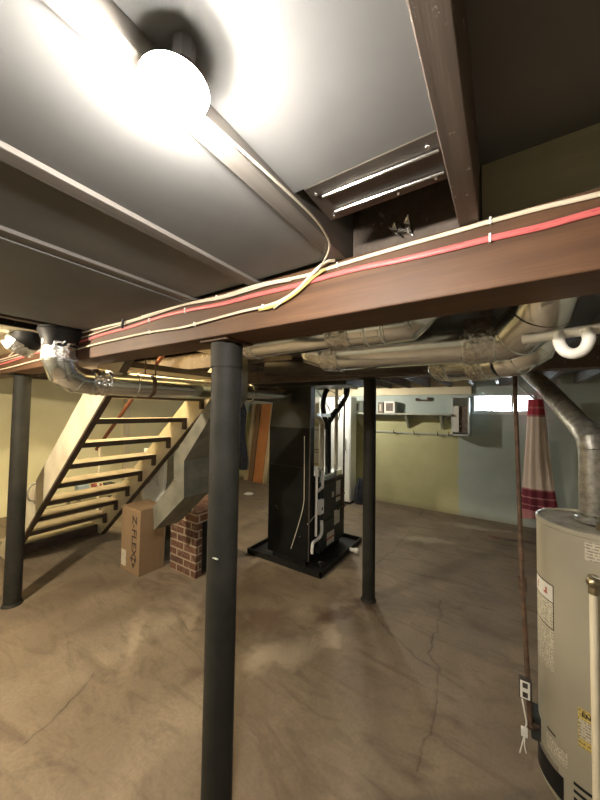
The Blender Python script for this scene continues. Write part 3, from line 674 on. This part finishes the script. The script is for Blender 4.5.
# flues and line set above the cabinet
MB().tube(spline([(-1.75, 3.14, .86), (-1.75, 3.15, 1.33), (-1.75, 3.13, 1.43), (-1.75, 2.98, 1.50), (-1.75, 2.87, 1.52)], 5), .031, 18).build('vent_pipe', M_pvc, t)
lab(t.children[-1], 'cream plastic pipe') if len(t.children) else None
MB().tube([(-1.75, 3.52, .80), (-1.75, 3.51, 1.93)], .022, 14).build('intake_pipe', M_pvc, t)
MB().tube(spline([(-1.75, 3.31, .86), (-1.75, 3.30, 1.36), (-1.75, 3.36, 1.46), (-1.75, 3.70, 1.68), (-1.75, 3.82, 1.80), (-1.75, 3.84, 1.94)], 5), .036, 18).build('insulated_line', M_blackp, t)
MB().tube(spline([(-1.75, 3.28, 1.34), (-1.75, 3.22, 1.46), (-1.76, 3.18, 1.62), (-1.76, 3.24, 1.78), (-1.76, 3.28, 1.80)], 5), .03, 16).build('insulated_line', M_blackp, t)
MB().tube(spline([(-1.74, 3.30, 1.80), (-1.74, 3.50, 1.76), (-1.74, 3.60, 1.64), (-1.74, 3.58, 1.50), (-1.74, 3.52, 1.42)]), .008, 8).build('flexible_conduit', M_steel, t)
MB().tube(spline([(-1.78, 3.05, 1.80), (-1.78, 3.20, 1.70), (-1.78, 3.38, 1.58), (-1.78, 3.42, 1.50)]), .007, 8).build('flexible_conduit', M_white, t)
MB().box(-1.80, -1.72, 2.98, 3.30, 1.485, 1.525).build('crossbar', M_steel, t, smooth=0)
jb = MB()
for i in range(9):
    yy = 2.92 + i * .058
    jb.tube([(-1.66 + random.uniform(-.02, .02), yy, .86), (-1.66, yy + random.uniform(-.03, .03), .90 + random.uniform(0, .04))], .006, 6)
jb.build('wire_connector', M_steel, t)

# ------------------------------------------------------------------ chimney base, grey hood, carton
t = thing('chimney_base', (-2.545, 2.12, 0), 'low red brick chimney base with a black cleanout opening', 'brick base')
MB().box(-2.735, -2.353, 1.90, 2.36, 0, .60).build('brickwork', M_brick, t, smooth=0)
lab(MB().box(-2.354, -2.346, 1.965, 2.27, .03, .50).build('cleanout_opening', M_blackp, t, smooth=0), 'black opening in the side')
t = thing('duct_hood', (-2.1, 1.8, .53), 'grey painted sheet metal duct angling down in front of the brick base', 'duct')
hp = [(-2.463, .53), (-2.487, .718), (-2.21, .982), (-2.225, 1.178), (-1.89, 1.535), (-1.80, 1.64), (-1.80, 1.955), (-1.67, 1.955), (-1.67, 1.64), (-1.763, 1.54), (-2.09, 1.145), (-2.078, .86)]
MB().prism(hp, 1, 1.55, 1.80).build('body', M_greyduct, t, smooth=0)
MB().prism([(-2.214, .976), (-2.078, .976), (-2.078, .990), (-2.214, .990)], 1, 1.545, 1.805).build('seam', M_greyduct, t, smooth=0)
t = thing('foam_board', (-3.2, 2.0, 0), 'pale scribbled board standing behind the carton under the stairs', 'board')
MB().box(-3.42, -3.03, 2.00, 2.03, 0, 1.10).build('sheet', M_whitep, t, smooth=0)
MB().tube([(-3.30, 1.998, .72), (-3.22, 1.998, .98), (-3.12, 1.998, .72), (-3.32, 1.998, .86), (-3.10, 1.998, .90), (-3.30, 1.998, .72)], .004, 5).build('pencil_mark', M_flue, t)
tag(MB().box(-3.02, -2.86, 2.03, 2.06, 0, 1.25).build('narrow_board', M_greyduct, smooth=0), 'narrow grey board between the pale scribbled board and the duct hood', 'board')

cx0, cx1, cy0, cy1, cz1 = -3.13, -2.81, 1.63, 1.885, .60
t = thing('cardboard_carton', ((cx0 + cx1) / 2, (cy0 + cy1) / 2, 0), 'upright brown cardboard carton with dark sideways lettering under the stairs', 'box')
MB().box(cx0, cx1, cy0, cy1, 0, cz1).build('carton_body', M_card, t, bevel=.003)
MB().box(cx0 + .004, cx1 - .004, (cy0 + cy1) / 2 - .001, cy1 - .003, cz1, cz1 + .003).box(cx0 + .004, cx1 - .004, cy0 + .003, (cy0 + cy1) / 2 - .004, cz1, cz1 + .003).build('flap', M_card, t, smooth=0)
cxm = -2.905
text_mesh('Z-FLEX', .125, lambda x, y, d: (cxm + y * .85, cy0 - .001 - d, .345 - x), bold=.002).build('lettering', M_print, t, smooth=0)
lg = MB()
for (a, b_) in (((0, 0), 0), ((-.028, .05), 0), ((.028, .05), 0)):
    ax, az = cxm + a[0], .055 + a[1]
    lg.prism([(ax - .026, az + .045), (ax + .026, az + .045), (ax, az)], 1, cy0 - .0022, cy0 - .0002)
lg.build('triangle_logo', M_print, t, smooth=0)
MB().box(cx0 + .015, cx0 + .095, cy0 - .002, cy0 - .0002, .04, .19).build('shipping_label', M_label, t, smooth=0)

# ------------------------------------------------------------------ water heater
TC, TR = Vector((.313, 1.766)), .190
t = thing('water_heater', (TC.x, TC.y, 0), 'grey cylindrical water heater tank standing at the right edge', 'water heater')
MB().lathe([(TR - .02, .0), (TR - .02, .035), (TR, .035), (TR + .001, .06), (TR, .08), (TR, 1.085), (TR + .003, 1.09), (TR + .003, 1.106), (TR - .006, 1.108), (TR - .008, 1.096)], TC, 72).build('tank', M_tank, t)
MB().lathe([(TR - .008, 1.090), (TR - .012, 1.099), (.06, 1.103), (.05, 1.10)], TC, 64).build('tank_lid', M_tanktop, t)
def patch(a0, a1, z0, z1, off_, name, m, par=None, n=10):
    vv, ff = [], []
    for i in range(n + 1):
        a = math.radians(a0 + (a1 - a0) * i / n)
        for rr in (TR - .002, TR + off_):
            for z in (z0, z1): vv.append((TC.x + rr * math.cos(a), TC.y + rr * math.sin(a), z))
    for i in range(n):
        o = i * 4; p = o + 4
        ff += [(o + 2, p + 2, p + 3, o + 3), (o, o + 1, p + 1, p), (o + 1, o + 3, p + 3, p + 1), (o, p, p + 2, o + 2)]
    ff += [(0, 2, 3, 1), (n * 4, n * 4 + 1, n * 4 + 3, n * 4 + 2)]
    return MB().add(vv, ff).build(name, m, par or t)
def on_tank(a, z, off_): return lambda x, y, d: (TC.x + (TR + off_ + d) * math.cos(math.radians(a) + x / TR), TC.y + (TR + off_ + d) * math.sin(math.radians(a) + x / TR), z + y)
def zz(z): return 1.55 - (1.55 - z) * .92
w = patch(-178, -140, zz(.600), zz(.795), .0008, 'warning_label', M_print)
patch(-177, -141, zz(.605), zz(.715), .0014, 'label_text', M_label, w); patch(-177, -141, zz(.720), zz(.790), .0014, 'label_header', M_white, w)
text_mesh('!', .04, on_tank(-168, zz(.755), .0015), bold=.001).build('pictogram', M_redt, w, smooth=0)
patch(-155, -149, zz(.742), zz(.750), .002, 'pictogram', M_redt, w); patch(-152, -149.5, zz(.742), zz(.770), .002, 'pictogram', M_redt, w)
w = patch(-178, -141, zz(.415), zz(.598), .0008, 'instruction_label', M_label)
w = patch(-108, -88, zz(.960), zz(1.034), .0008, 'rating_label', M_label)
w = patch(-116, -88, zz(.205), zz(.357), .0008, 'yellow_label', M_ylabel); lab(w, 'yellow label with dark heading')
patch(-115, -95, zz(.24), zz(.315), .0012, 'label_panel', M_label, w)
text_mesh('ENERGY', .021, on_tank(-101, zz(.335), .001), bold=.0008).build('lettering', M_print, w, smooth=0)
patch(-153, -127, zz(.072), zz(.130), .001, 'lower_label', M_label)
patch(-152, -140, zz(.150), zz(.158), .001, 'thin_strip', M_rust)
patch(-176, -131, .055, .14, .006, 'burner_cover', M_blackp)
patch(-176, -136, .142, .165, .004, 'control_bracket', M_steel)
for k in range(4):
    patch(-121, -104, .155 - k * .028, .166 - k * .028, .0012, 'air_slot', M_blackp)
MB().box(TC.x - TR - .030, TC.x - TR + .005, TC.y - .045, TC.y + .04, .15, .25).build('gas_valve', M_darkgrey, t, bevel=.006)
# relief valve and its discharge pipe
a = math.radians(-101); vx, vy = TC.x + (TR + .035) * math.cos(a), TC.y + (TR + .035) * math.sin(a)
MB().tube([(TC.x + TR * .98 * math.cos(a), TC.y + TR * .98 * math.sin(a), .945), (vx, vy, .945)], .018, 14).sphere((vx, vy, .945), .021).tube([(vx, vy, .945), (vx, vy, .905)], .015, 12).build('relief_valve', M_brass, t)
MB().tube([(vx, vy, .966), (vx, vy - .012, .97), (vx + .03, vy - .02, .965)], .004, 6).build('valve_lever', M_steel, t)
MB().tube([(vx, vy, .915), (vx, vy, .10)], .0125, 16).build('discharge_pipe', M_pvc, t)
# flue
t = thing('flue_pipe', (TC.x, TC.y, 1.10), 'dull metal flue pipe rising from the water heater and bending away', 'flue')
fr = .046
MB().lathe([(.052, 1.1035), (.060, 1.108), (.060, 1.120), (.052, 1.125), (.044, 1.127)], TC, 32).build('draft_hood', M_flue, t)
MB().ring((TC.x, TC.y, 1.135), (0, 0, 1), .043, .010, .004, 32).build('clamp', M_steel, t)
MB().tube([(TC.x, TC.y, 1.14), (TC.x, TC.y, 1.41)], fr, 28).build('pipe', M_flue, t)
MB().tube([(TC.x, TC.y, 1.40), (TC.x - .002, TC.y + .014, 1.445), (TC.x - .012, TC.y + .055, 1.485), (TC.x - .025, TC.y + .11, 1.51)], [fr, fr * 1.05, fr * 1.05, fr], 28).build('elbow', M_flue, t, smooth=15)
MB().tube([(TC.x - .025, TC.y + .11, 1.51), (.215, 2.33, 1.71), (.15, 2.72, 1.85)], fr, 28).build('pipe', M_flue, t)
MB().tube([(.15, 2.72, 1.85), (.14, 2.78, 1.90), (.135, 2.80, 2.108)], fr, 28).build('elbow', M_flue, t)
MB().tube([(TC.x + .005, TC.y - .09, 1.10), (TC.x + .005, TC.y - .09, 1.13)], .014, 10).build('pipe_stub', M_brass, t)
t = thing('water_pipe', (TC.x + .10, TC.y - .06, 1.10), 'steel water pipe rising from the heater top at the right edge', 'pipe')
MB().tube([(TC.x + .10, TC.y - .06, 1.10), (TC.x + .10, TC.y - .06, 1.955)], .011, 12).build('riser', M_steel, t)
MB().ring((TC.x + .10, TC.y - .06, 1.62), (0, 0, 1), .013, .02, .006).build('coupling', M_brass, t)

# gas pipe, outlet box and cord
t = thing('gas_pipe', (.05, 1.72, 0), 'thin rusty pipe standing left of the water heater', 'pipe')
MB().tube([(.06, 2.02, 1.955), (.052, 1.87, 1.66), (.068, 1.74, .80), (.085, 1.70, .34), (.09, 1.70, .22)], .0095, 12).build('pipe', M_rust, t)
MB().tube([(.0675, 1.742, .815), (.069, 1.738, .765)], .016, 8).build('union', M_rust, t)
MB().tube([(.09, 1.70, .22), (.125, 1.735, .21)], .0095, 12).sphere((.09, 1.70, .22), .014).build('elbow', M_rust, t)
t = thing('outlet_box', (.07, 1.675, .33), 'small metal outlet box on the rusty pipe beside the heater', 'outlet')
MB().box(.050, .095, 1.665, 1.690, .345, .425).build('box', M_olddct, t, bevel=.003)
MB().box(.054, .088, 1.661, 1.665, .350, .420).build('face_plate', M_white, t, bevel=.001)
for zq in (.405, .367):
    MB().box(.062, .080, 1.6595, 1.661, zq - .010, zq + .010).build('socket', M_olddct, t, smooth=0)
t = thing('power_cord', (.06, 1.65, .12), 'thin white cord with a small plug hanging from the outlet box', 'cord')
MB().tube(spline([(.060, 1.662, .345), (.068, 1.655, .30), (.074, 1.655, .26), (.070, 1.655, .235)]), .003, 8).build('cord', M_white, t)
MB().box(.055, .078, 1.645, 1.663, .205, .235).build('connector', M_white, t, bevel=.002)
MB().tube(spline([(.066, 1.655, .205), (.058, 1.65, .17), (.050, 1.65, .13)]), .0022, 8).tube(spline([(.068, 1.655, .205), (.066, 1.65, .17), (.072, 1.65, .14)]), .0022, 8).build('cord_end', M_white, t)

# ------------------------------------------------------------------ along the back wall
# hanging cloth with red bands
def cloth_tube(x0t, x1t, x0b, x1b, yc, zt, zb):
    vv, ff = [], []; nz, na = 40, 64
    for i in range(nz + 1):
        k = i / nz; z = zt + (zb - zt) * k
        kk = .75 * k + .25 * k ** 4; a0 = x0t + (x0b - x0t) * kk; a1 = x1t + (x1b - x1t) * kk
        c = (a0 + a1) / 2; rx = (a1 - a0) / 2; ry = rx * .42
        for j in range(na):
            an = 2 * math.pi * j / na; f = 1 + (.05 + .10 * k) * math.sin(an * 9 + 1.5 * math.sin(k * 3)) + .03 * math.sin(an * 4 + k * 5)
            vv.append((c + rx * f * math.cos(an), yc + ry * f * math.sin(an), z + .015 * math.sin(an * 3) * k))
    for i in range(nz):
        for j in range(na): ff.append((i * na + j, i * na + (j + 1) % na, (i + 1) * na + (j + 1) % na, (i + 1) * na + j))
    ff.append([j for j in range(na)])
    return MB().add(vv, ff)
tag(cloth_tube(.285, .44, .19, .585, 5.12, 1.75, .20).build('hanging_cloth', M_curtain, smooth=70), 'cream cloth with dark red bands hanging beside the small window', 'curtain')
ho = bpy.data.objects['hanging_cloth']
t = thing('cloth_rod', (.3, 5.05, 1.7), 'white rod sloping from the joists to the hanging cloth', 'rod')
MB().tube([(.15, 4.75, 2.109), (.16, 4.755, 1.92), (.37, 5.12, 1.74)], .012, 10).build('rod', M_white, t)

t = thing('wall_shelf', (-1.5, 5.2, 1.45), 'long grey-green shelf with brackets on the back wall', 'shelf')
MB().box(-2.75, -.64, 5.10, 5.349, 1.515, 1.54).build('shelf_board', M_shelf, t, smooth=0)
for xx in (-2.15, -1.32, -.80):
    MB().prism([(5.349, 1.515), (5.13, 1.515), (5.13, 1.50), (5.325, 1.30), (5.349, 1.30)], 0, xx - .015, xx + .015).build('bracket', M_shelf, t, smooth=0)
MB().box(-2.75, -.64, 5.335, 5.349, 1.44, 1.50).build('back_rail', M_shelf, t, smooth=0)
t = thing('hook_rail', (-1.5, 5.33, 1.19), 'thin wall rail with small hooks below the shelf', 'rail')
MB().box(-2.75, -.62, 5.33, 5.349, 1.20, 1.225).build('rail', M_shelf, t, smooth=0)
for xx in (-2.4, -2.0, -1.55, -1.22, -.86, -.70):
    MB().tube(spline([(xx, 5.33, 1.215), (xx, 5.29, 1.20), (xx, 5.275, 1.225), (xx, 5.28, 1.26)]), .006, 8).build('hook', M_rust, t)
def shelf_item(x0, x1, z1, m, label, cat='box', front=M_label):
    t = thing('storage_box', ((x0 + x1) / 2, 5.24, 1.54), label, cat)
    MB().box(x0, x1, 5.17, 5.32, 1.541, z1).build('box_body', m, t, bevel=.005)
    MB().box(x0 + .03, x1 - .03, 5.168, 5.17, 1.57, z1 - .03).build('front_label', front, t, smooth=0)
shelf_item(-2.34, -2.12, 1.73, M_whitep, 'grey-white box on the shelf just left of the furnace-side post', front=M_meter)
shelf_item(-1.79, -1.70, 1.72, M_meter, 'narrow brown box on the shelf behind the right-hand post')
shelf_item(-1.68, -1.50, 1.735, M_white, 'white box at the right end of the boxes on the shelf', front=M_meter)
tag(MB().box(-1.20, -.98, 5.30, 5.349, 1.745, 1.765).box(-1.20, -1.17, 5.30, 5.349, 1.765, 1.79).box(-1.02, -.98, 5.30, 5.349, 1.765, 1.80).build('wall_bracket', M_rust, smooth=0), 'small rusty bracket on the wall above the shelf', 'bracket')

t = thing('meter_cabinet', (-.53, 5.25, 1.19), 'open white cabinet with a brown panel on the back wall left of the window', 'cabinet')
ax0, ax1, az0, az1 = -.645, -.41, 1.22, 1.80
MB().box(ax0, ax1, 5.33, 5.349, az0, az1).box(ax0, ax0 + .02, 5.14, 5.349, az0, az1).box(ax1 - .02, ax1, 5.14, 5.349, az0, az1).box(ax0, ax1, 5.14, 5.349, az0, az0 + .02).box(ax0, ax1, 5.14, 5.349, az1 - .02, az1).build('body', M_whitep, t, smooth=0)
MB().box(ax0 + .10, ax1 - .02, 5.16, 5.30, az0 + .05, az1 - .14).build('panel', M_meter, t, bevel=.004)
MB().box(ax0 + .025, ax0 + .10, 5.135, 5.15, az0 + .05, az1 - .14).build('door', M_white, t, bevel=.003)
for zq in (1.35, 1.42):
    MB().box(ax0 + .11, ax0 + .125, 5.15, 5.16, zq, zq + .02).build('knob', M_white, t, smooth=0)

t = thing('tall_cabinet', (-2.4, 5.05, 0), 'tall white cabinet seen behind the furnace', 'cabinet')
MB().box(-2.75, -2.14, 4.84, 5.08, .04, 1.80).build('body', M_whitep, t, bevel=.006)
MB().box(-2.74, -2.15, 4.82, 4.84, .06, 1.78).build('door', M_whitep, t, bevel=.004)
MB().box(-2.72, -2.16, 4.86, 5.06, 0, .04).build('plinth', M_darkgrey, t, smooth=0)
MB().box(-2.22, -2.20, 4.79, 4.82, .9, 1.1).build('handle', M_steel, t, bevel=.003)
t = thing('backpack', (-2.05, 4.97, 0), 'black bag slumped on the floor against the white cabinet', 'bag')
MB().lathe([(.03, .0), (.085, .01), (.10, .10), (.085, .25), (.05, .37), (.02, .43)], (-2.03, 5.0), 20).build('bag_body', M_cloth, t)
MB().tube(spline([(-2.03, 4.95, .40), (-2.03, 4.90, .30), (-2.03, 4.89, .15), (-2.03, 4.91, .06)]), .012, 8).build('strap', M_cloth, t)
t = thing('electrical_panel', (-3.02, 5.3, .5), 'white electrical panel on the back wall seen past the furnace pipes', 'panel')
MB().box(-3.18, -2.88, 5.25, 5.349, .55, 1.25).build('panel_box', M_whitep, t, bevel=.004)
for zq in (.75, .8, 1.18):
    MB().box(-3.16, -2.90, 5.247, 5.25, zq, zq + .012).build('groove', M_darkgrey, t, smooth=0)
tag(MB().box(-3.45, -2.80, 5.30, 5.349, 1.40, 1.83).build('wall_board', M_white, smooth=0), 'white board on the back wall above the electrical panel', 'board')

def plank(x0, x1, y, w_, m, label, lean=.12, h=1.70):
    tag(MB().add([(x0, y - lean, 0), (x1, y - lean, 0), (x1, y - lean + w_, 0), (x0, y - lean + w_, 0), (x0 + .12, y, h), (x1 + .12, y, h), (x1 + .12, y + w_, h), (x0 + .12, y + w_, h)],
               [(0, 3, 2, 1), (4, 5, 6, 7), (0, 1, 5, 4), (1, 2, 6, 5), (2, 3, 7, 6), (3, 0, 4, 7)]).build('leaning_board', m, bevel=.003), label, 'board')
plank(-4.55, -4.30, 5.25, .03, M_orange, 'orange varnished board leaning on the back wall left of the furnace')
plank(-4.70, -4.58, 5.25, .03, M_brown, 'dark brown board leaning left of the orange one')
plank(-4.285, -4.20, 5.25, .03, M_pine, 'pale narrow board leaning right of the orange one')
plank(-4.85, -4.73, 5.28, .025, M_pine, 'pale board leaning behind the dark coats')
t = thing('hanging_coat', (-4.88, 5.1, .1), 'dark coats hanging just right of the foreground post, by the boards', 'coat')
cm = MB(); vv, ff = [], []
for i in range(25):
    k = i / 24; z = 1.80 - k * 1.55
    rx = .03 + .07 * min(1, k * 5) + .02 * math.sin(k * 9); ry = rx * .8
    for j in range(24):
        an = 2 * math.pi * j / 24; f = 1 + .12 * math.sin(an * 5 + k * 6)
        vv.append((-4.88 + .02 * k * 3 + rx * f * math.cos(an), 5.08 + ry * f * math.sin(an), z))
for i in range(24):
    for j in range(24): ff.append((i * 24 + j, i * 24 + (j + 1) % 24, (i + 1) * 24 + (j + 1) % 24, (i + 1) * 24 + j))
ff.append(list(range(24))); ff.append([24 * 24 + j for j in range(24)])
cm.add(vv, ff).build('coat_body', M_cloth, t, smooth=60)
MB().tube(spline([(-4.88, 5.08, 1.79), (-4.88, 5.08, 1.86), (-4.88, 5.10, 1.90), (-4.88, 5.12, 1.955)]), .006, 6).build('hanger', M_steel, t)
tag(MB().lathe([(.07, 0), (.09, .004), (.06, .02), (.01, .028)], (-3.95, 4.35), 14).build('crumpled_paper', M_white), 'small pale crumpled paper on the floor near the leaning boards', 'paper')

# clutter on the floor seen between the stair treads
t = thing('low_bench', (-5.4, 2.55, 0), 'low bench by the yellow wall seen through the stairs', 'bench')
MB().box(-5.62, -5.20, 2.05, 3.1, .20, .23).build('bench_top', M_tread, t, smooth=0)
for (a, b_) in ((-5.6, 2.07), (-5.6, 3.04), (-5.26, 2.07), (-5.26, 3.04)):
    MB().box(a, a + .04, b_, b_ + .04, 0, .20).build('leg', M_tread, t, smooth=0)
for (y, w_, h, m, l) in ((2.12, .14, .14, M_bluet, 'pale blue carton on the low bench behind the stairs'), (2.34, .10, .12, M_redt, 'red tin on the low bench behind the stairs'),
                         (2.52, .12, .10, M_darkgrey, 'dark grey tool case on the low bench behind the stairs'), (2.74, .12, .07, M_white, 'white packet on the low bench behind the stairs')):
    t = thing('small_carton', (-5.4, y + w_ / 2, .23), l, 'box')
    MB().box(-5.46, -5.32, y, y + w_, .231, .23 + h).build('carton_body', m, t, bevel=.006)
    MB().box(-5.465, -5.315, y - .003, y + w_ + .003, .23 + h - .02, .232 + h).build('lid', m, t, bevel=.003)
